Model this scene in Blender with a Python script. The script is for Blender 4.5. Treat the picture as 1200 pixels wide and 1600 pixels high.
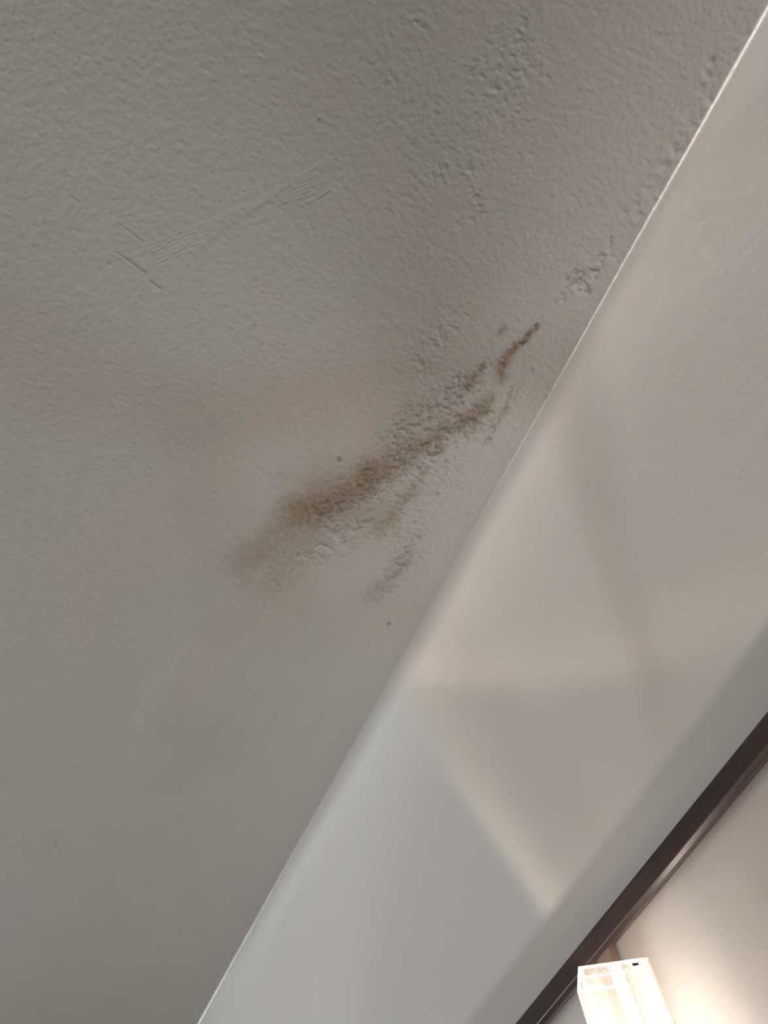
import bpy, bmesh, math, random
import numpy as np
from mathutils import Matrix, Vector
for o in list(bpy.data.objects): bpy.data.objects.remove(o)
C = bpy.context.scene

# ------------------------------------------------------------------ camera
# world: X runs along the wall/ceiling edge, +Y points at the wall, Z is up; camera at the origin
F = 1155.0                                   # focal length in pixels of the 1200x1600 frame
R = np.array([[0.42251987, -0.83817193, -0.34488371],
              [0.90271264, 0.35509208, 0.24293931],
              [-0.08115944, -0.41397757, 0.90666185]])
WALL = 0.6; H = 1.4611; FLOOR = -1.3
cd = bpy.data.cameras.new('camera'); cam = bpy.data.objects.new('camera', cd); C.collection.objects.link(cam)
cd.sensor_fit = 'VERTICAL'; cd.sensor_height = 36.0; cd.lens = 36.0*F/1600; cd.clip_start = .01
M = Matrix.Identity(4)
for i in range(3):
    M[i][0] = R[i][0]; M[i][1] = -R[i][1]; M[i][2] = -R[i][2]
cam.matrix_world = M
C.camera = cam

# ------------------------------------------------------------------ light and exposure
C.view_settings.view_transform = 'Standard'; C.view_settings.look = 'None'
C.view_settings.exposure = 0.0; C.view_settings.gamma = 1.0; C.view_settings.use_curve_mapping = False
W = bpy.data.worlds.new('world'); C.world = W; W.use_nodes = True
W.node_tree.nodes['Background'].inputs[0].default_value = (.75, .85, 1, 1)
W.node_tree.nodes['Background'].inputs[1].default_value = 1.0
WIN = (-2.4, -1.0, -1.15, 0.15)               # window opening in wall_back: y0, y1, z0, z1
WX = -3.6                                    # x of the wall with the window
def area(name, loc, rot, sx, sy, power, col):
    l = bpy.data.lights.new(name, 'AREA'); l.shape = 'RECTANGLE'; l.size = sx; l.size_y = sy
    l.energy = power; l.color = col
    o = bpy.data.objects.new(name, l); C.collection.objects.link(o); o.location = loc; o.rotation_euler = rot
    return o
daylight = area('window_daylight', (WX-.12, (WIN[0]+WIN[1])/2, (WIN[2]+WIN[3])/2), (0, -math.pi/2, 0),
                WIN[3]-WIN[2], WIN[1]-WIN[0], 73, (.92, 0.97, 1.0))
LAMP_POWER = 1/math.pi; LIGHT_SIGN = 1.0
UP, WASH, STREAK, ARC, ABOVE = 1.42, .35, .70, .25, .16   # upward light and the parts of the throw on the wall

# ------------------------------------------------------------------ helpers
def ray(x, y): return R @ np.array([x-600., y-800., F])
def on_wall(x, y, Y=WALL): r = ray(x, y); return r*Y/r[1]
def on_ceiling(x, y): r = ray(x, y); return r*H/r[2]
def mat(name, col=(.8, .8, .8), rough=.6, metal=0., emit=None, es=0.):
    m = bpy.data.materials.new(name); m.use_nodes = True; b = m.node_tree.nodes['Principled BSDF']
    b.inputs['Base Color'].default_value = (*col, 1); b.inputs['Roughness'].default_value = rough
    b.inputs['Metallic'].default_value = metal
    if emit: b.inputs['Emission Color'].default_value = (*emit, 1); b.inputs['Emission Strength'].default_value = es
    return m
class NT:
    def __init__(s, m): s.t = m.node_tree; s.n = s.t.nodes; s.b = s.n.get('Principled BSDF')
    def add(s, ty, **k):
        nd = s.n.new(ty)
        for a, b in k.items(): setattr(nd, a, b)
        return nd
    def link(s, a, b): s.t.links.new(a, b)
    def put(s, sock, v):
        if hasattr(v, 'is_output'): s.link(v, sock)
        else: sock.default_value = v
    def math(s, op, a, b=0., c=0., clamp=False):
        nd = s.add('ShaderNodeMath', operation=op); nd.use_clamp = clamp
        for i, v in enumerate((a, b, c)): s.put(nd.inputs[i], v)
        return nd.outputs[0]
    def mix(s, f, a, b):
        nd = s.add('ShaderNodeMix', data_type='RGBA')
        s.put(nd.inputs[0], f); s.put(nd.inputs[6], a); s.put(nd.inputs[7], b)
        return nd.outputs[2]
    def noise(s, scale, detail=3, rough=.5, vec=None, dist=0.):
        nd = s.add('ShaderNodeTexNoise'); nd.inputs['Scale'].default_value = scale
        nd.inputs['Detail'].default_value = detail; nd.inputs['Roughness'].default_value = rough
        nd.inputs['Distortion'].default_value = dist
        if vec: s.link(vec, nd.inputs['Vector'])
        return nd.outputs[0]
    def obj_co(s): return s.add('ShaderNodeTexCoord').outputs['Object']
    def mapr(s, v, a, b, c, d):
        nd = s.add('ShaderNodeMapRange'); s.put(nd.inputs[0], v)
        for i, k in enumerate((a, b, c, d)): nd.inputs[i+1].default_value = k
        return nd.outputs[0]
    def bump(s, h, strength, dist):
        nd = s.add('ShaderNodeBump'); nd.inputs['Strength'].default_value = strength; nd.inputs['Distance'].default_value = dist
        s.link(h, nd.inputs['Height']); s.link(nd.outputs[0], s.b.inputs['Normal'])
def link_mesh(name, verts, faces, m, parent=None, smooth=False):
    me = bpy.data.meshes.new(name); me.from_pydata([tuple(v) for v in verts], [], faces); me.update()
    if smooth: me.polygons.foreach_set('use_smooth', [True]*len(me.polygons))
    o = bpy.data.objects.new(name, me); C.collection.objects.link(o); me.materials.append(m)
    if parent: o.parent = parent
    return o
def obj(name, bm, m, parent=None, smooth=False, loc=None):
    me = bpy.data.meshes.new(name); bm.normal_update(); bm.to_mesh(me); bm.free()
    if smooth: me.polygons.foreach_set('use_smooth', [True]*len(me.polygons))
    o = bpy.data.objects.new(name, me); C.collection.objects.link(o); me.materials.append(m)
    if parent: o.parent = parent
    if loc is not None: o.location = loc
    return o
def add_box(bm, lo, hi, bevel=0., seg=2):
    r = bmesh.ops.create_cube(bm, size=1.0)['verts']
    lo = Vector(lo); hi = Vector(hi)
    for v in r: v.co = Vector(((lo.x+hi.x)/2+v.co.x*(hi.x-lo.x), (lo.y+hi.y)/2+v.co.y*(hi.y-lo.y), (lo.z+hi.z)/2+v.co.z*(hi.z-lo.z)))
    if bevel:
        es = list({e for v in r for e in v.link_edges})
        bmesh.ops.bevel(bm, geom=es, offset=bevel, segments=seg, affect='EDGES', profile=.6)
def add_cyl(bm, a, b, r, n=20, r2=None):
    a = Vector(a); b = Vector(b); d = b-a
    q = d.to_track_quat('Z', 'Y').to_matrix().to_4x4()
    bmesh.ops.create_cone(bm, cap_ends=True, segments=n, radius1=r, radius2=r if r2 is None else r2, depth=d.length,
                          matrix=Matrix.Translation((a+b)/2) @ q)
def struct(o): o['kind'] = 'structure'; return o
def thing(name, loc, label, cat, rz=0):
    o = bpy.data.objects.new(name, None); C.collection.objects.link(o); o.location = loc; o.rotation_euler.z = rz
    o['label'] = label; o['category'] = cat; o.empty_display_size = .05
    return o

# ------------------------------------------------------------------ lattice noise for the modelled relief
def vnoise(x, y, wl, seed, wly=None):
    """smooth value noise in [-1,1]; wl = wavelength in metres"""
    rs = np.random.RandomState(seed); T = rs.rand(512, 512).astype(np.float32)*2-1
    u = x/wl+1000.37; v = y/(wly or wl)+1000.71
    iu = np.floor(u).astype(np.int64); iv = np.floor(v).astype(np.int64); fu = (u-iu).astype(np.float32); fv = (v-iv).astype(np.float32)
    fu = fu*fu*fu*(fu*(fu*6-15)+10); fv = fv*fv*fv*(fv*(fv*6-15)+10)
    a = T[iu % 512, iv % 512]; b = T[(iu+1) % 512, iv % 512]; c = T[iu % 512, (iv+1) % 512]; d = T[(iu+1) % 512, (iv+1) % 512]
    return (a*(1-fu)+b*fu)*(1-fv)+(c*(1-fu)+d*fu)*fv
def fbm(x, y, wl, seed, octv=3, g=.5):
    s = 0; a = 1; t = 0
    for i in range(octv): s = s+a*vnoise(x*math.cos(i)-y*math.sin(i), x*math.sin(i)+y*math.cos(i), wl/2**i, seed+i); t += a; a *= g
    return s/t
def sst(a, b, x): t = np.clip((x-a)/(b-a), 0, 1); return t*t*(3-2*t)

# ------------------------------------------------------------------ the ceiling: damp-stained plaster with real relief
xs = np.concatenate([np.linspace(WX-.1, -2.8, 12, endpoint=False), np.arange(-2.8, -1.7, .0032), np.arange(-1.7, .85, .0019), np.linspace(.86, 1.7, 12)])
ys = np.concatenate([np.linspace(-3.1, -.76, 16, endpoint=False), np.arange(-.76, .612, .0019), [.615, .72]])
GX, GY = np.meshgrid(xs, ys, indexing='ij'); sh = GX.shape
# domain warp makes every stroke ragged
wx = .010*fbm(GX, GY, .06, 11, 4, .6)+.0035*vnoise(GX, GY, .009, 17); wy = .010*fbm(GX, GY, .06, 31, 4, .6)+.0035*vnoise(GX, GY, .009, 37)
def px_size(x, y):                            # metres on the ceiling per photo pixel, around a pixel
    a = on_ceiling(x-5, y-5); b = on_ceiling(x+5, y+5); c = on_ceiling(x-5, y+5); d = on_ceiling(x+5, y-5)
    return (np.linalg.norm(a-b)+np.linalg.norm(c-d))/2/math.hypot(10, 10)
def stroke(pts, w, warp=1., hard=False):
    """pts: pixels of a polyline on the ceiling; w: half width(s) in pixels; soft capsule mask"""
    P = [on_ceiling(*p)[:2] for p in pts]
    ww = list(w) if hasattr(w, '__len__') else [w]*len(pts)
    ww = [k*px_size(*p) for k, p in zip(ww, pts)]
    out = np.zeros(sh, np.float32)
    m = max(ww)*2.6+.03
    x0 = min(p[0] for p in P)-m; x1 = max(p[0] for p in P)+m; y0 = min(p[1] for p in P)-m; y1 = max(p[1] for p in P)+m
    i0, i1 = np.searchsorted(xs, [x0, x1]); j0, j1 = np.searchsorted(ys, [y0, y1])
    if i1 <= i0 or j1 <= j0: return out
    S = (slice(i0, i1), slice(j0, j1)); X = GX[S]+wx[S]*warp; Y = GY[S]+wy[S]*warp
    best = np.zeros(X.shape, np.float32)
    segs = list(zip(P[:-1], P[1:], ww[:-1], ww[1:])) if len(P) > 1 else [(P[0], P[0]+1e-6, ww[0], ww[0])]
    for a, b, wa, wb in segs:
        d = b-a; L2 = d @ d; t = np.clip(((X-a[0])*d[0]+(Y-a[1])*d[1])/L2, 0, 1)
        r = np.hypot(X-a[0]-t*d[0], Y-a[1]-t*d[1])/(wa+(wb-wa)*t)
        g = sst(1.15, .85, r) if hard else np.exp(-r*r*1.1)
        best = np.maximum(best, g)
    out[S] = best
    return out
def U(*a):
    r = a[0].copy()
    for b in a[1:]: r = 1-(1-r)*(1-b)
    return np.clip(r, 0, 1)

# colour of the damp: brown, olive, grey, pink and pale zones
brown = U(.14*stroke([(440, 850), (520, 780), (620, 710), (700, 650)], [38, 38, 28, 18], 3), .78*stroke([(470, 800), (520, 778), (580, 745)], [28, 32, 28], 1.8), .62*stroke([(580, 745), (640, 708), (690, 680), (750, 645)], [22, 18, 16, 13], 2),
          .5*stroke([(735, 650), (765, 620)], 9, 1.2), .6*stroke([(728, 604), (742, 588), (757, 566)], [8, 8, 4], 1),
          .9*stroke([(783, 592), (784, 572), (806, 545), (836, 508)], [8, 11, 9, 4], 1),
          .42*stroke([(385, 880), (430, 835), (490, 795)], [30, 34, 36], 2.5), .22*stroke([(430, 890), (500, 840), (600, 800)], [34, 30, 26], 3),
          .30*stroke([(590, 830), (640, 780), (665, 745)], [12, 12, 10], 1.5), .18*stroke([(480, 760), (560, 700), (640, 650)], [40, 36, 30], 3))
olive = U(.55*stroke([(618, 815), (619, 838)], [11, 9], 1), .26*stroke([(430, 925), (470, 935), (490, 890)], [40, 34, 24], 2.5), .2*stroke([(560, 850), (600, 800), (640, 770)], [18, 16, 14], 2))
grey = U(.3*stroke([(578, 930), (600, 912)], [17, 12], 1.5), .2*stroke([(610, 900), (630, 878), (640, 850)], [14, 13, 12], 1.5), .6*stroke([(779, 520), (788, 511)], 5, .4),
         .9*stroke([(530, 716), (530, 719)], 3.2, .1, True), .8*stroke([(608, 975)], 3, .1, True), .5*stroke([(855, 619)], 3, .1), .15*stroke([(640, 640), (690, 620), (720, 610)], [14, 18, 12], 2),
         .1*stroke([(600, 690), (650, 665), (700, 650)], [16, 18, 14], 2), .55*stroke([(88, 1321)], 2.5, 0), .4*stroke([(800, 612), (760, 685)], [3, 6], 1),
         .09*stroke([(290, 1120), (330, 1150), (260, 1225)], [34, 38, 24], 3))
pink = U(.75*stroke([(720, 480), (600, 570), (450, 650)], [70, 90, 90], 3), .7*stroke([(450, 650), (330, 760), (180, 900), (130, 980)], [100, 90, 90, 60], 3),
         .6*stroke([(300, 1080), (340, 1010), (430, 960)], [34, 36, 30], 3), .45*stroke([(80, 620), (60, 560)], 70, 3), .3*stroke([(880, 120), (860, 190)], 60, 3))
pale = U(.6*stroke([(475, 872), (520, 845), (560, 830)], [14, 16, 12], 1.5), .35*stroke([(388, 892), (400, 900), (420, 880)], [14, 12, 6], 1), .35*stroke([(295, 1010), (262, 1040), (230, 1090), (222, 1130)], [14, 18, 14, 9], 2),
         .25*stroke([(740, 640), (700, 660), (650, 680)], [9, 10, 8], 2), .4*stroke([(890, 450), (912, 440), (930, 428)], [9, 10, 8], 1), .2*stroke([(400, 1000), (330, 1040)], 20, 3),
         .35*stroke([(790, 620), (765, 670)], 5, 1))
# relief, metres, positive = hanging down
far = sst(-1.9, -.8, GX)                       # roller stipple reads softer in the far corner
stip = fbm(GX, GY, .0125, 51, 2, .7)*.5+vnoise(GX, GY, .0058, 57)*.55
relief = (.00072+.00045*far)*stip
top = U(*[k*stroke(p, w, 2.) for k, p, w in [
    (1, [(775, 60), (790, 90), (800, 120)], [18, 26, 30]), (1, [(738, 118), (752, 98)], 9), (.9, [(790, 150), (770, 158)], [30, 20]), (.8, [(825, 20), (820, 80)], [14, 14]),
    (.9, [(655, 28), (662, 18)], 9), (.5, [(830, 105), (855, 115)], 14), (.6, [(640, 320), (640, 290), (700, 250)], [14, 18, 24]), (.8, [(735, 265), (752, 300), (760, 330)], [16, 12, 10]),
    (.7, [(730, 350), (748, 336)], 12), (.5, [(660, 400), (640, 398)], 7), (.7, [(628, 455)], 7), (.35, [(620, 120), (700, 200), (760, 220)], 60)]])
rough = U(*[k*stroke(p, w, 2.) for k, p, w in [
    (1, [(500, 800), (560, 770), (620, 735), (690, 690), (750, 650)], [20, 30, 36, 26, 18]), (1, [(475, 875), (520, 845), (570, 828)], [17, 20, 16]),
    (.9, [(620, 690), (680, 640), (730, 600)], [24, 32, 20]), (.7, [(740, 590), (757, 566)], 9), (.7, [(786, 590), (790, 560), (840, 500)], [10, 11, 5]),
    (.7, [(620, 880), (650, 845), (660, 820)], [20, 24, 20]), (.8, [(585, 925), (640, 870)], [16, 14]), (.4, [(430, 900), (500, 850), (600, 800), (700, 740)], [34, 40, 50, 30]),
    (.45, [(660, 560), (700, 500)], [34, 30]), (.6, [(600, 830), (650, 770)], [8, 8]), (.8, [(755, 690), (785, 645), (800, 612)], [7, 7, 4])]])
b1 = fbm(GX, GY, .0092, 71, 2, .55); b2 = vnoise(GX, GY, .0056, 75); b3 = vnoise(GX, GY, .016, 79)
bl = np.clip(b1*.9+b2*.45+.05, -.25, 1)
pale = U(pale, .45*np.clip(rough, 0, 1)*sst(.28, .62, bl))  # pale salt crust on blister peaks, painting in their white highlights
relief += .0088*rough*np.clip(bl, 0, 1)**1.2+.0022*rough*b2+.0016*rough*b3
relief += .0050*top*np.clip(bl-.10, -.04, 1)+.0006*top*b2
# scattered single pimples and pits
rs = np.random.RandomState(5)
def dot(x, y, r, h):
    P = on_ceiling(x, y); s = r*px_size(x, y); m = s*3
    i0, i1 = np.searchsorted(xs, [P[0]-m, P[0]+m]); j0, j1 = np.searchsorted(ys, [P[1]-m, P[1]+m])
    S = (slice(i0, i1), slice(j0, j1)); relief[S] += 1.6*h*np.exp(-(((GX[S]-P[0])**2+(GY[S]-P[1])**2)/s**2))
for x, y, r, h in [(500, 184, 3.5, -.002), (170, 413, 4, .002), (371, 1286, 4, -.0025), (155, 1270, 2.5, -.001), (608, 975, 3, -.002), (530, 718, 3, -.0008), (232, 732, 2.5, .0012), (200, 1030, 3, .001),
                   (438, 741, 3, .0015), (10, 66, 2.5, .0015), (567, 360, 2, -.001), (264, 368, 2, -.001), (283, 360, 2, -.001), (88, 1320, 2.5, -.0012), (977, 392, 2.5, -.0015), (596, 1027, 2.5, .0018), (585, 1042, 3, .0015),
                   (580, 1048, 2.2, -.002), (615, 1028, 3, .0018), (622, 1022, 2.5, -.0018), (700, 790, 2, .001)]: dot(x, y, r, h)
for _ in range(260):                            # pimples of the upper field
    x = rs.uniform(560, 1000); y = rs.uniform(0, 420)
    if rs.rand() < np.exp(-((x-740-(.3*(y-200)))/130)**2)*.9+.08: dot(x, y, rs.uniform(1.6, 3.), rs.choice([-1, 1])*rs.uniform(.0005, .0013))
for _ in range(90): dot(rs.uniform(0, 640), rs.uniform(0, 760), rs.uniform(1.4, 2.4), rs.choice([-1, 1])*rs.uniform(.0004, .0009))
for _ in range(70):                             # lumps of old filler hugging the wall edge
    y = rs.uniform(0, 420); x = 1200-.561*(y-10)-rs.uniform(6, 44)
    dot(x, y, rs.uniform(3, 8), rs.uniform(-.0012, .002))
# hairline scratches
def scratch(pts, w, h, warp=.12): 
    global relief
    relief = relief+1.7*h*stroke(pts, w, warp*.5)
scratch([(187, 351), (205, 364), (222, 378)], 1.3, .0013); scratch([(158, 388), (164, 393)], 1.3, .001); scratch([(181, 394), (205, 411), (229, 429)], 1.5, .0016); scratch([(236, 441), (252, 453)], 1.4, .0014)
scratch([(112, 307), (121, 315)], 1.6, .0013)
for i in range(7):
    k = i*6.5
    scratch([(513-i*.6, 247+k), (488, 264+k), (455-i*4, 281+k)], [1.6, 2, 1.5], -.0008)
scratch([(517, 296), (500, 307), (470, 321)], 1.4, -.0012)
for i in range(6):
    k = i*7
    scratch([(460-i*9, 282+k), (380-i*5, 322+k*.9), (300+i*3, 357+k*.8), (222+i*2, 386+k*.8)], [1.5, 1.8, 2, 1.5], -.00045)
for i in range(5): scratch([(216+i*4, 402+i*2), (250, 385+i*7), (290, 352+i*9)], 1.5, .0004)
# lifted paint: a crisp ledge on the room side of each jagged line
def ledge(pts, w, h, warp=.5):
    global relief
    s = stroke(pts, w, warp, True); relief = relief+h*s
ledge([(831, 578), (822, 592), (808, 604), (801, 618), (790, 632)], [2.5, 3.5, 4, 4.5, 3], .0026)
ledge([(786, 640), (776, 660), (770, 668), (756, 682), (750, 700)], [3, 6, 4, 6, 2], .0022)
ledge([(846, 496), (840, 506), (836, 516)], [1.6, 2.5, 1.6], .0022)
ledge([(757, 566), (752, 582), (742, 596), (735, 606)], [1.5, 2.6, 3, 2], .0018)
ledge([(768, 622), (757, 644), (740, 662), (720, 676), (700, 690)], [2, 3, 3, 3.5, 3], .0022)
ledge([(648, 766), (628, 786), (606, 812), (597, 828)], [1.5, 2.6, 3, 1.5], .0017)
ledge([(734, 766), (728, 778)], 1.6, .0016); ledge([(716, 790), (712, 800)], 1.2, .0012); ledge([(598, 898), (610, 884)], [2, 3], .0016)
# the blistered scab beside the edge
for pts, w, h in [([(901, 424), (892, 436), (886, 450)], [3, 4, 3], .004), ([(886, 452), (880, 466)], [4, 3], .0035), ([(898, 446), (908, 440), (914, 448), (918, 458)], [4, 5, 6, 4], .0045), ([(905, 458), (915, 457)], 3.5, .003),
                  ([(915, 432), (922, 424), (932, 425), (930, 434), (921, 437)], [3, 3, 3, 3, 3], .004), ([(934, 408), (943, 398)], [4, 4.5], .0032), ([(952, 382), (956, 370)], [3, 2], .0018), ([(908, 428), (903, 440)], [4, 4], .0035)]:
    ledge(pts, w, h, .6)
scab = stroke([(884, 462), (905, 440), (930, 425), (945, 400), (956, 372)], [14, 20, 15, 9, 6], 1.); relief += .0035*scab*np.clip(bl+.1, 0, 1)
# trowelled band beside the wall, ending in a faint step
bandline = on_ceiling(1130, 10), on_ceiling(1080, 180)
relief += .0006*stroke([(1136, -20), (1118, 60), (1097, 130), (1075, 190)], [3, 3, 4, 4], .3)
relief += .0018*stroke([(1075, 200), (1060, 215), (1055, 226)], [10, 8, 6], 1.2)*np.clip(bl+.2, 0, 1)+.0018*stroke([(1030, 275), (1022, 288)], 7, 1)*np.clip(bl+.2, 0, 1)+.0014*stroke([(1068, 212), (1138, 90)], [10, 7], 1)*np.clip(bl, 0, 1)
relief += .0014*stroke([(600, 1040), (625, 1020), (640, 1000)], [12, 8, 6], 1)*np.clip(bl, 0, 1)
relief += .0016*stroke([(555, 1146), (700, 880)], [1.5, 1.5], .2)*0
relief += .0025*fbm(GX, GY, .35, 91, 2)       # gentle sag of old plaster
relief -= .0010*stroke([(480, 1230), (560, 1100), (640, 950)], 16, 1.5)
GZ = H-relief
nv = GX.size; nx, ny = sh
co = np.stack([GX, GY, GZ], -1).reshape(-1).astype(np.float32)
idx = np.arange(nv).reshape(sh); q = np.stack([idx[:-1, :-1], idx[:-1, 1:], idx[1:, 1:], idx[1:, :-1]], -1).reshape(-1, 4).astype(np.int32)
me = bpy.data.meshes.new('ceiling'); me.vertices.add(nv); me.vertices.foreach_set('co', co)
me.loops.add(q.size); me.loops.foreach_set('vertex_index', q.reshape(-1)); me.polygons.add(len(q))
me.polygons.foreach_set('loop_start', np.arange(0, q.size, 4, dtype=np.int32)); me.polygons.foreach_set('loop_total', np.full(len(q), 4, np.int32))
me.polygons.foreach_set('use_smooth', np.ones(len(q), bool)); me.update()
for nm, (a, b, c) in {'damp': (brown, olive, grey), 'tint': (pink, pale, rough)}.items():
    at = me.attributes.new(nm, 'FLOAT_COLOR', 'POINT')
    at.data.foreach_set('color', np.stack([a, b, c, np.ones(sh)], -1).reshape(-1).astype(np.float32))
ceiling = bpy.data.objects.new('ceiling', me); C.collection.objects.link(ceiling); struct(ceiling)
cm = mat('ceiling_plaster', rough=.75); n = NT(cm); v = n.obj_co()
def attr(nm):
    a = n.add('ShaderNodeAttribute'); a.attribute_name = nm; s = n.add('ShaderNodeSeparateColor'); n.link(a.outputs['Color'], s.inputs[0]); return s.outputs
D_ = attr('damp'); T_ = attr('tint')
n1 = n.noise(7, 4, .55, v); n2 = n.noise(80, 4, .6, v, .2); n3 = n.noise(28, 4, .6, v); n4 = n.noise(2.2, 3, .5, v)
base = n.mix(n.mapr(n1, .35, .65, 0, 1), (.365, .350, .328, 1), (.350, .345, .328, 1))
base = n.mix(n.mapr(n4, .35, .65, 0, .5), base, (.368, .348, .330, 1))
base = n.mix(n.math('MULTIPLY', T_[0], n.mapr(n3, .3, .7, .25, .62)), base, (.400, .338, .305, 1))
base = n.mix(n.math('MULTIPLY', D_[1], n.mapr(n3, .3, .7, .6, 1), clamp=True), base, (.30, .262, .165, 1))
br = n.math('MULTIPLY', D_[0], n.mapr(n2, .32, .68, .7, 1.2), clamp=True)
base = n.mix(br, base, (.185, .121, .068, 1))
base = n.mix(n.math('MULTIPLY', D_[2], n.mapr(n2, .32, .68, .6, 1.2), clamp=True), base, (.155, .132, .112, 1))
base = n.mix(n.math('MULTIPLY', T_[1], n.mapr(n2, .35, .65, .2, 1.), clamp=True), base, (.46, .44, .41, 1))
n.link(base, n.b.inputs['Base Color'])
n.bump(n.noise(330, 3, .65, v), .6, .0010)
me.materials.append(cm)

# ------------------------------------------------------------------ the pale wall
def bow(x): return -.0062*np.clip(np.sin((np.asarray(x)+2.35)/2.9*math.pi), 0, 1)
wm = mat('wall_paint', rough=.62); n = NT(wm); v = n.obj_co()
c1 = n.mix(n.mapr(n.noise(1.8, 3, .5, v), .35, .65, 0, 1), (.66, .632, .600, 1), (.64, .622, .598, 1))
c1 = n.mix(n.mapr(n.noise(6, 4, .5, v), .4, .75, 0, .4), c1, (.665, .620, .588, 1))
n.link(c1, n.b.inputs['Base Color']); n.bump(n.math('ADD', n.math('MULTIPLY', n.noise(180, 3, .55, v), .4), n.math('MULTIPLY', n.noise(9, 3, .5, v), 1.3)), .35, .0012)
wxs = np.concatenate([np.linspace(WX-.1, -2.8, 6, endpoint=False), np.arange(-2.8, .9, .006), np.linspace(.9, 1.7, 8)])
wzs = np.concatenate([np.linspace(FLOOR, .3, 8, endpoint=False), np.arange(.3, 1.43, .006), np.arange(1.43, H+.004, .0025), [H+.1]])
AX, AZ = np.meshgrid(wxs, wzs, indexing='ij')
AY = WALL+bow(AX)+.0005*fbm(AX, AZ, .3, 201, 2)*sst(-1.3, 0, AZ)
# faint raised brush ridges high on the wall, and the ragged paint line at the ceiling
edge = sst(H-.0055, H-.0015, AZ)
AY = AY-.00022*edge*(1+.8*fbm(AX, AZ*0, .05, 211, 3))
def wstroke(pts, w, h):
    global AY
    P = [on_wall(*p) for p in pts]
    for a, b in zip(P[:-1], P[1:]):
        dx, dz = b[0]-a[0], b[2]-a[2]; t = np.clip(((AX-a[0])*dx+(AZ-a[2])*dz)/(dx*dx+dz*dz), 0, 1)
        AY = AY-h*np.exp(-((AX-a[0]-t*dx)**2+(AZ-a[2]-t*dz)**2)/w**2)
wstroke([(1052, 295), (1075, 310), (1100, 345)], .008, .00016); wstroke([(1095, 350), (1110, 385), (1122, 408)], .009, .00018); wstroke([(1080, 345), (1095, 350)], .009, .00012)
wstroke([(1183, 586), (1187, 588)], .005, .0003)
idx = np.arange(AX.size).reshape(AX.shape); f = np.stack([idx[:-1, :-1], idx[1:, :-1], idx[1:, 1:], idx[:-1, 1:]], -1).reshape(-1, 4)
wr = link_mesh('wall_right', np.stack([AX, AY, AZ], -1).reshape(-1, 3), f.tolist(), wm, smooth=True); struct(wr)

# ------------------------------------------------------------------ the rest of the room (behind and below the camera)
rm = mat('room_paint', (.62, .60, .575), .7); n = NT(rm); n.bump(n.noise(160, 3, .5, n.obj_co()), .3, .001)
fm = mat('floor_wood', (.3, .2, .12), .45); n = NT(fm); v = n.obj_co()
bt = n.add('ShaderNodeTexBrick'); n.link(v, bt.inputs['Vector']); bt.inputs['Scale'].default_value = 1.; bt.inputs['Brick Width'].default_value = 1.2; bt.inputs['Row Height'].default_value = .12
bt.inputs['Mortar Size'].default_value = .002; bt.inputs['Color1'].default_value = (.24, .17, .11, 1); bt.inputs['Color2'].default_value = (.19, .13, .08, 1); bt.inputs['Mortar'].default_value = (.08, .05, .03, 1)
n.link(bt.outputs['Color'], n.b.inputs['Base Color'])
X1 = 1.6; Y0 = -3.0
def slab(name, lo, hi, m):
    bm = bmesh.new(); add_box(bm, lo, hi); return struct(obj(name, bm, m))
slab('floor', (WX-.1, Y0-.1, FLOOR-.1), (X1+.1, WALL+.1, FLOOR), fm)
slab('wall_left', (WX-.1, Y0-.1, FLOOR), (X1+.1, Y0, H+.1), rm)
slab('wall_front', (X1, Y0, FLOOR), (X1+.1, WALL-.008, H-.006), rm)
y0, y1, z0, z1 = WIN
bm = bmesh.new()
add_box(bm, (WX-.1, Y0, FLOOR), (WX, y0, H-.006)); add_box(bm, (WX-.1, y1, FLOOR), (WX, WALL-.004, H-.006))
add_box(bm, (WX-.1, y0, FLOOR), (WX, y1, z0)); add_box(bm, (WX-.1, y0, z1), (WX, y1, H-.006))
struct(obj('wall_back', bm, rm))
bm = bmesh.new()
t = .05
add_box(bm, (WX-.08, y0, z0), (WX-.02, y0+t, z1)); add_box(bm, (WX-.08, y1-t, z0), (WX-.02, y1, z1))
add_box(bm, (WX-.08, y0+t, z0), (WX-.02, y1-t, z0+t)); add_box(bm, (WX-.08, y0+t, z1-t), (WX-.02, y1-t, z1))
struct(obj('window_1', bm, mat('window_paint', (.7, .7, .68), .4)))

# ------------------------------------------------------------------ dark brown rail standing off the wall
YF, YB = .565, .588
def zat(x, y, Y): return on_wall(x, y, Y)[2]
zt = zat(1200, 1108, YF); zh = zat(1200, 1163, YF); zl = zat(1200, 1176, YF+.004)
zb = on_wall(1200, 1191, YB)[2]
bmt = mat('rail_dark_brown', (.030, .020, .018), .34); n = NT(bmt); v = n.obj_co()
mp = n.add('ShaderNodeMapping'); mp.inputs['Scale'].default_value = (1.2, 60, 60); n.link(v, mp.inputs[0])
n.link(n.mix(n.mapr(n.noise(3, 4, .6, mp.outputs[0]), .35, .65, 0, 1), (.022, .013, .0125, 1), (.036, .024, .022, 1)), n.b.inputs['Base Color'])
n.bump(n.noise(4, 3, .5, mp.outputs[0]), .12, .001)
print('rail z', zt, zh, zl, zb)
prof = [(YF+.0015, zt), (YF, zt-.0015), (YF, zh+.001), (YF+.0006, zh), (YF+.0042, zl), (YF+.0052, zl-.0005), (YB-.001, zb), (YB, zb+.001), (YB, zt-.001), (YB-.001, zt)]
rail = thing('wall_rail', (0, YF, zt), 'dark brown narrow rail running along the pale wall below the ceiling', 'rail')
XA, XB = -2.6, 1.3
vs = []; fs = []
for x in (XA, XB):
    for (yy, zz) in prof: vs.append((x, yy-YF, zz-zt))
k = len(prof)
for i in range(k): fs.append((i, (i+1) % k, k+(i+1) % k, k+i))
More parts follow.
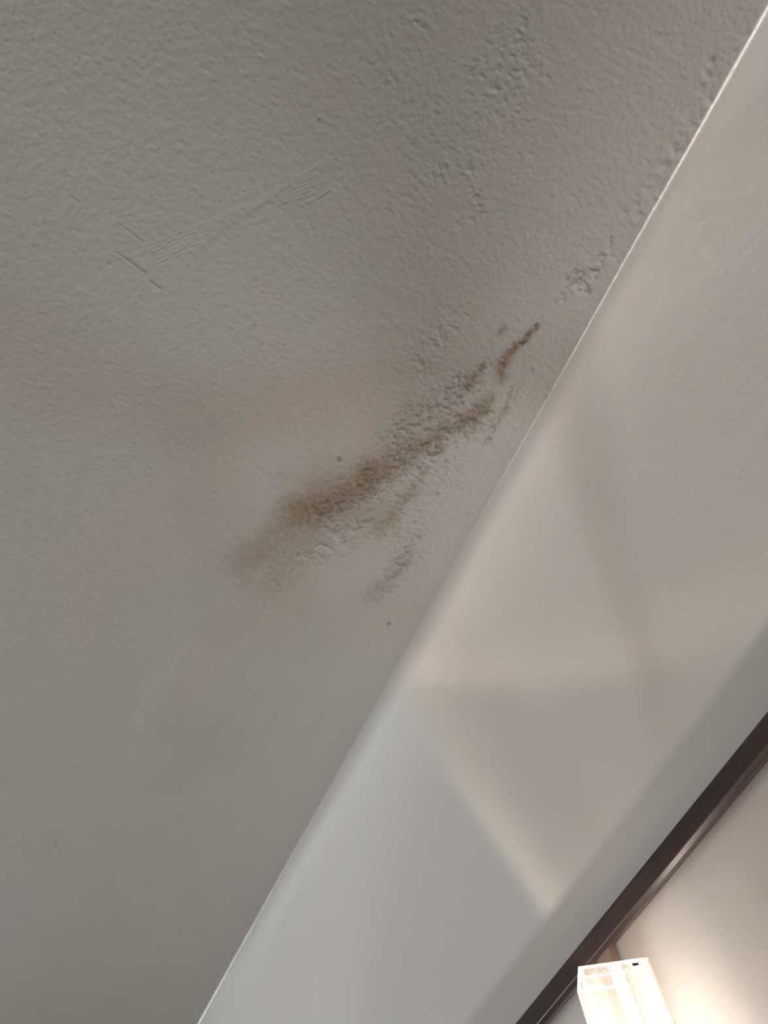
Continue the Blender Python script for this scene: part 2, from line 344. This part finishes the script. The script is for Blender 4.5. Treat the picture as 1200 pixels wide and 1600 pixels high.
fs += [tuple(range(k))[::-1], tuple(range(k, 2*k))]
ro = link_mesh('rail_bar', vs, fs, bmt, rail)
for bx in (-2.3, -1.5, .25, 1.1):
    bm = bmesh.new(); add_cyl(bm, (bx, YB-YF-.002, -.009), (bx, WALL-YF, -.009), .005); add_cyl(bm, (bx, WALL-YF-.010, -.009), (bx, WALL-YF+.002, -.009), .009)
    obj('wall_bracket', bm, bmt, rail, True)

# ------------------------------------------------------------------ the lit lantern hanging from the rail
YAW = math.radians(60)
fx = on_wall(958, 1503, .50)                       # top of the seam in the middle of its glass front
lt = thing('hanging_lantern', fx, 'small square glass lamp, lit, hanging under the dark rail on a short bracket', 'lamp', YAW)
# local axes: +x along the front, -y out of the front (towards the room), z up; 64 mm wide, 36 mm deep, 125 mm tall
HW, DP, HT = .0325, .036, .125
gl = bpy.data.materials.new('frosted_glass'); gl.use_nodes = True; n = NT(gl)
n.b.inputs['Base Color'].default_value = (.9, .86, .8, 1); n.b.inputs['Roughness'].default_value = .4
n.b.inputs['Emission Color'].default_value = (1, .84, .68, 1); n.b.inputs['Emission Strength'].default_value = 6.5
tr = n.add('ShaderNodeBsdfTransparent'); mx = n.add('ShaderNodeMixShader'); mx.inputs[0].default_value = .05
n.link(tr.outputs[0], mx.inputs[1]); n.link(n.b.outputs[0], mx.inputs[2]); n.link(mx.outputs[0], n.n['Material Output'].inputs[0])

def translucent(name, col):
    m = mat(name, col, .4); n = NT(m); t = n.add('ShaderNodeBsdfTranslucent'); t.inputs[0].default_value = (*col, 1)
    x = n.add('ShaderNodeMixShader'); x.inputs[0].default_value = .6; n.link(n.b.outputs[0], x.inputs[1]); n.link(t.outputs[0], x.inputs[2])
    t2 = n.add('ShaderNodeBsdfTransparent'); t2.inputs[0].default_value = (1, .93, .86, 1); x2 = n.add('ShaderNodeMixShader'); x2.inputs[0].default_value = .82
    n.link(x.outputs[0], x2.inputs[1]); n.link(t2.outputs[0], x2.inputs[2]); n.link(x2.outputs[0], n.n['Material Output'].inputs[0]); return m
strip_m = gl.copy(); strip_m.name = 'lantern_strip'; strip_m.node_tree.nodes['Mix Shader'].inputs[0].default_value = .25
strip_m.node_tree.nodes['Principled BSDF'].inputs['Emission Strength'].default_value = 1.2
strip_m.node_tree.nodes['Principled BSDF'].inputs['Emission Color'].default_value = (1, .74, .52, 1)
fr = translucent('lantern_frame', (.72, .54, .44)); dk = mat('lantern_bracket', (.16, .11, .085), .4)  # frame and bracket tones lightened to stand in for the lamp's glare
bm = bmesh.new(); T = .0013
for (x0, x1, y0, y1) in ((-HW, -HW+.003, 0, .003), (HW-.0030, HW, 0, .0022), (-HW, -HW+.001, DP-.001, DP), (HW-.001, HW, DP-.001, DP), (-.0012, .0012, 0, .0016)):
    add_box(bm, (x0, y0, -HT), (x1, y1, 0))
for z in (-T, -.0098, -HT):
    for (x0, x1, y0, y1) in ((-HW, HW, 0, .002), (-HW, HW, DP-.002, DP), (-HW, -HW+.002, .002, DP-.002), (HW-.002, HW, .002, DP-.002)):
        if z == -.0098 and y0 != 0: continue
        if z == -.0098: add_box(bm, (x0, y0+.0004, z), (x1, y1, z+.0006)); continue
        add_box(bm, (x0, y0, z), (x1, y1, z+T))
obj('lamp_frame', bm, fr, lt)
for (x0, x1) in ((-HW+.003, -.0055), (.0055, HW-.0036)):
    bm = bmesh.new(); add_box(bm, (x0, .0006, -HT+.002), (x1, .0014, -T)); obj('glass_pane', bm, gl, lt)
bm = bmesh.new(); add_box(bm, (-.0055, .0004, -HT+.002), (.0055, .002, -T)); obj('centre_strip', bm, strip_m, lt)
for x in (-HW+.0004, HW-.0012):
    bm = bmesh.new(); add_box(bm, (x, .004, -HT+.002), (x+.0008, DP-.003, -T)); obj('side_pane', bm, gl, lt)
bm = bmesh.new(); add_box(bm, (.0155, -.0012, -.0072), (.0215, .0008, -.0042), .0004); obj('catch', bm, dk, lt)
bm = bmesh.new(); add_box(bm, (.0085, -.0004, -.0068), (.0105, .0008, -.0058), .0002); add_box(bm, (-.0115, -.0004, -.0068), (-.0095, .0008, -.0058), .0002); obj('rivet', bm, dk, lt)
bm = bmesh.new(); add_box(bm, (-HW, 0, -HT-.004), (HW, DP, -HT)); add_cyl(bm, (0, DP/2, -HT), (0, DP/2, -HT+.022), .009); obj('lamp_base', bm, fr, lt)
# bulb
BX = fx + np.array([-math.sin(YAW)*DP/2, math.cos(YAW)*DP/2, -.073])
bulbm = mat('bulb_glow', (1, .9, .8), .4, emit=(1, .80, .58), es=3.)
bm = bmesh.new(); bmesh.ops.create_uvsphere(bm, u_segments=20, v_segments=12, radius=.0075, matrix=Matrix.Translation((0, DP/2, -.0985)) @ Matrix.Diagonal((1, 1, 1.5, 1)))
obj('bulb', bm, bulbm, lt, True)
# drop bracket: a flat dark strip from the underside of the rail, then a stub to the lantern's back
px_ = on_wall(960, 1490, .576)
bk = thing('lamp_bracket', (px_[0]-.010, .576, zb+.004), 'short brown drop bracket joining the glass lamp to the dark rail', 'bracket')
bm = bmesh.new(); add_box(bm, (-.013, -.006, -.150), (.010, .006, -.003), .0012); obj('strap', bm, dk, bk)
tip = Vector(BX)+Vector((0, 0, -.045))-Vector(bk.location)
bm = bmesh.new(); add_cyl(bm, (-.001, -.004, -.135), (tip.x*.75, tip.y*.75+.006, -.135), .004); obj('arm', bm, dk, bk)

# its light: a bulb with the uneven throw of the pressed glass round it (intensity by direction)
pl = bpy.data.lights.new('lantern_light', 'POINT'); pl.energy = 4*math.pi**2*LAMP_POWER; pl.shadow_soft_size = .006
lo = bpy.data.objects.new('lantern_light', pl); C.collection.objects.link(lo); lo.location = BX
pl.use_nodes = True; n = NT(pl); n.b = None
em = n.n['Emission']; d_ = WALL-BX[1]
sp = n.add('ShaderNodeSeparateXYZ'); n.link(n.add('ShaderNodeTexCoord').outputs['Normal'], sp.inputs[0])
m_ = n.math
SG = LIGHT_SIGN
nx, nyy, nz = [m_('MULTIPLY', sp.outputs[i], SG) for i in range(3)]
ny = m_('MAXIMUM', nyy, .02)
a = m_('MULTIPLY', m_('DIVIDE', nx, ny), d_); b = m_('MULTIPLY', m_('DIVIDE', nz, ny), d_)
fac = m_('DIVIDE', d_*d_, m_('POWER', m_('MAXIMUM', ny, .035), 3.))
def S(x, e0, e1):                              # smoothstep, e0 may be above e1
    nd = n.add('ShaderNodeMapRange'); nd.interpolation_type = 'SMOOTHSTEP'; n.put(nd.inputs[0], x)
    nd.inputs[1].default_value = min(e0, e1); nd.inputs[2].default_value = max(e0, e1)
    nd.inputs[3].default_value = 0 if e0 < e1 else 1; nd.inputs[4].default_value = 1 if e0 < e1 else 0
    return nd.outputs[0]
def poly(x, cs):
    r = cs[0]
    for c in cs[1:]: r = m_('MULTIPLY_ADD', r, x, c)
    return r
def gauss(x): return m_('EXPONENT', m_('MULTIPLY', m_('MULTIPLY', x, x), -1.))
def prod(*v):
    r = v[0]
    for k in v[1:]: r = m_('MULTIPLY', r, k)
    return r
spts = [(640, 1110), (740, 1240), (830, 1380), (920, 1500)]; apts = [(620, 1042), (700, 1047), (850, 1043), (1000, 1018), (1100, 990), (1190, 962)]
sa = np.array([on_wall(*p)-BX for p in spts]); aa = np.array([on_wall(*p)-BX for p in apts])
cs = [float(k) for k in np.polyfit(sa[:, 2], sa[:, 0], 2)]; ca = [float(k) for k in np.polyfit(aa[:, 0], aa[:, 2], 3)]
bc = m_('MINIMUM', m_('MAXIMUM', b, -.1), 1.16); ac = m_('MINIMUM', m_('MAXIMUM', a, -.5), .5)
ds = m_('SUBTRACT', a, poly(bc, cs))           # + = to the right of the streak
da = m_('SUBTRACT', b, poly(ac, ca))           # + = above the arc
cut = prod(S(b, 1.145, 1.118), S(a, 2., 1.), S(a, -2.4, -1.7), S(nyy, .02, .035))
wash = prod(m_('MULTIPLY_ADD', m_('SUBTRACT', bc, .25), 1.0, m_('MULTIPLY_ADD', m_('EXPONENT', m_('DIVIDE', m_('SUBTRACT', bc, 1.108), .16)), .95, .86)), WASH, m_('MULTIPLY_ADD', S(b, .0, .25), .62, .38), S(b, -.6, -.1))
sw = m_('MULTIPLY_ADD', bc, .035, .012)
streak = prod(gauss(m_('DIVIDE', ds, m_('MULTIPLY', sw, m_('MULTIPLY_ADD', S(ds, -.002, .002), .9, .8)))), STREAK, S(b, .98, .25))
aw = m_('MULTIPLY_ADD', S(da, -.002, .004), .085, .022)
arc = prod(gauss(m_('DIVIDE', da, aw)), ARC, S(a, .62, .34), S(a, -.5, -.3))
above = prod(S(da, -.02, .05), ABOVE)
def colmul(v, col):
    nd = n.add('ShaderNodeVectorMath', operation='SCALE'); nd.inputs[0].default_value = col; n.put(nd.inputs[3], v); return nd.outputs[0]
def vadd(p, q):
    nd = n.add('ShaderNodeVectorMath', operation='ADD'); n.link(p, nd.inputs[0]); n.link(q, nd.inputs[1]); return nd.outputs[0]
near = prod(gauss(m_('DIVIDE', m_('SQRT', m_('ADD', m_('MULTIPLY', a, a), m_('MULTIPLY', b, b))), .30)), .22, S(b, .02, .2), S(ds, -.05, .02))
k = m_('MULTIPLY', fac, cut)
right = S(ds, -.06, .08)
tot = vadd(colmul(prod(k, wash, right), (1, .915, .86)), colmul(prod(k, wash, m_('SUBTRACT', 1., right)), (.87, .965, 1.01)))
for t_, c_ in ((streak, (1, .80, .58)), (arc, (1, .82, .62)), (above, (1, .86, .76)), (near, (1, .74, .50))): tot = vadd(tot, colmul(m_('MULTIPLY', k, t_), c_))
tot = vadd(tot, colmul(prod(S(nz, .1, .5), S(nyy, .11, .07), m_('POWER', m_('MAXIMUM', nz, .3), -2.1), m_('MULTIPLY_ADD', nx, .40, 1.), UP), (1, .955, .91)))
n.link(tot, em.inputs['Color']); em.inputs['Strength'].default_value = 1.0
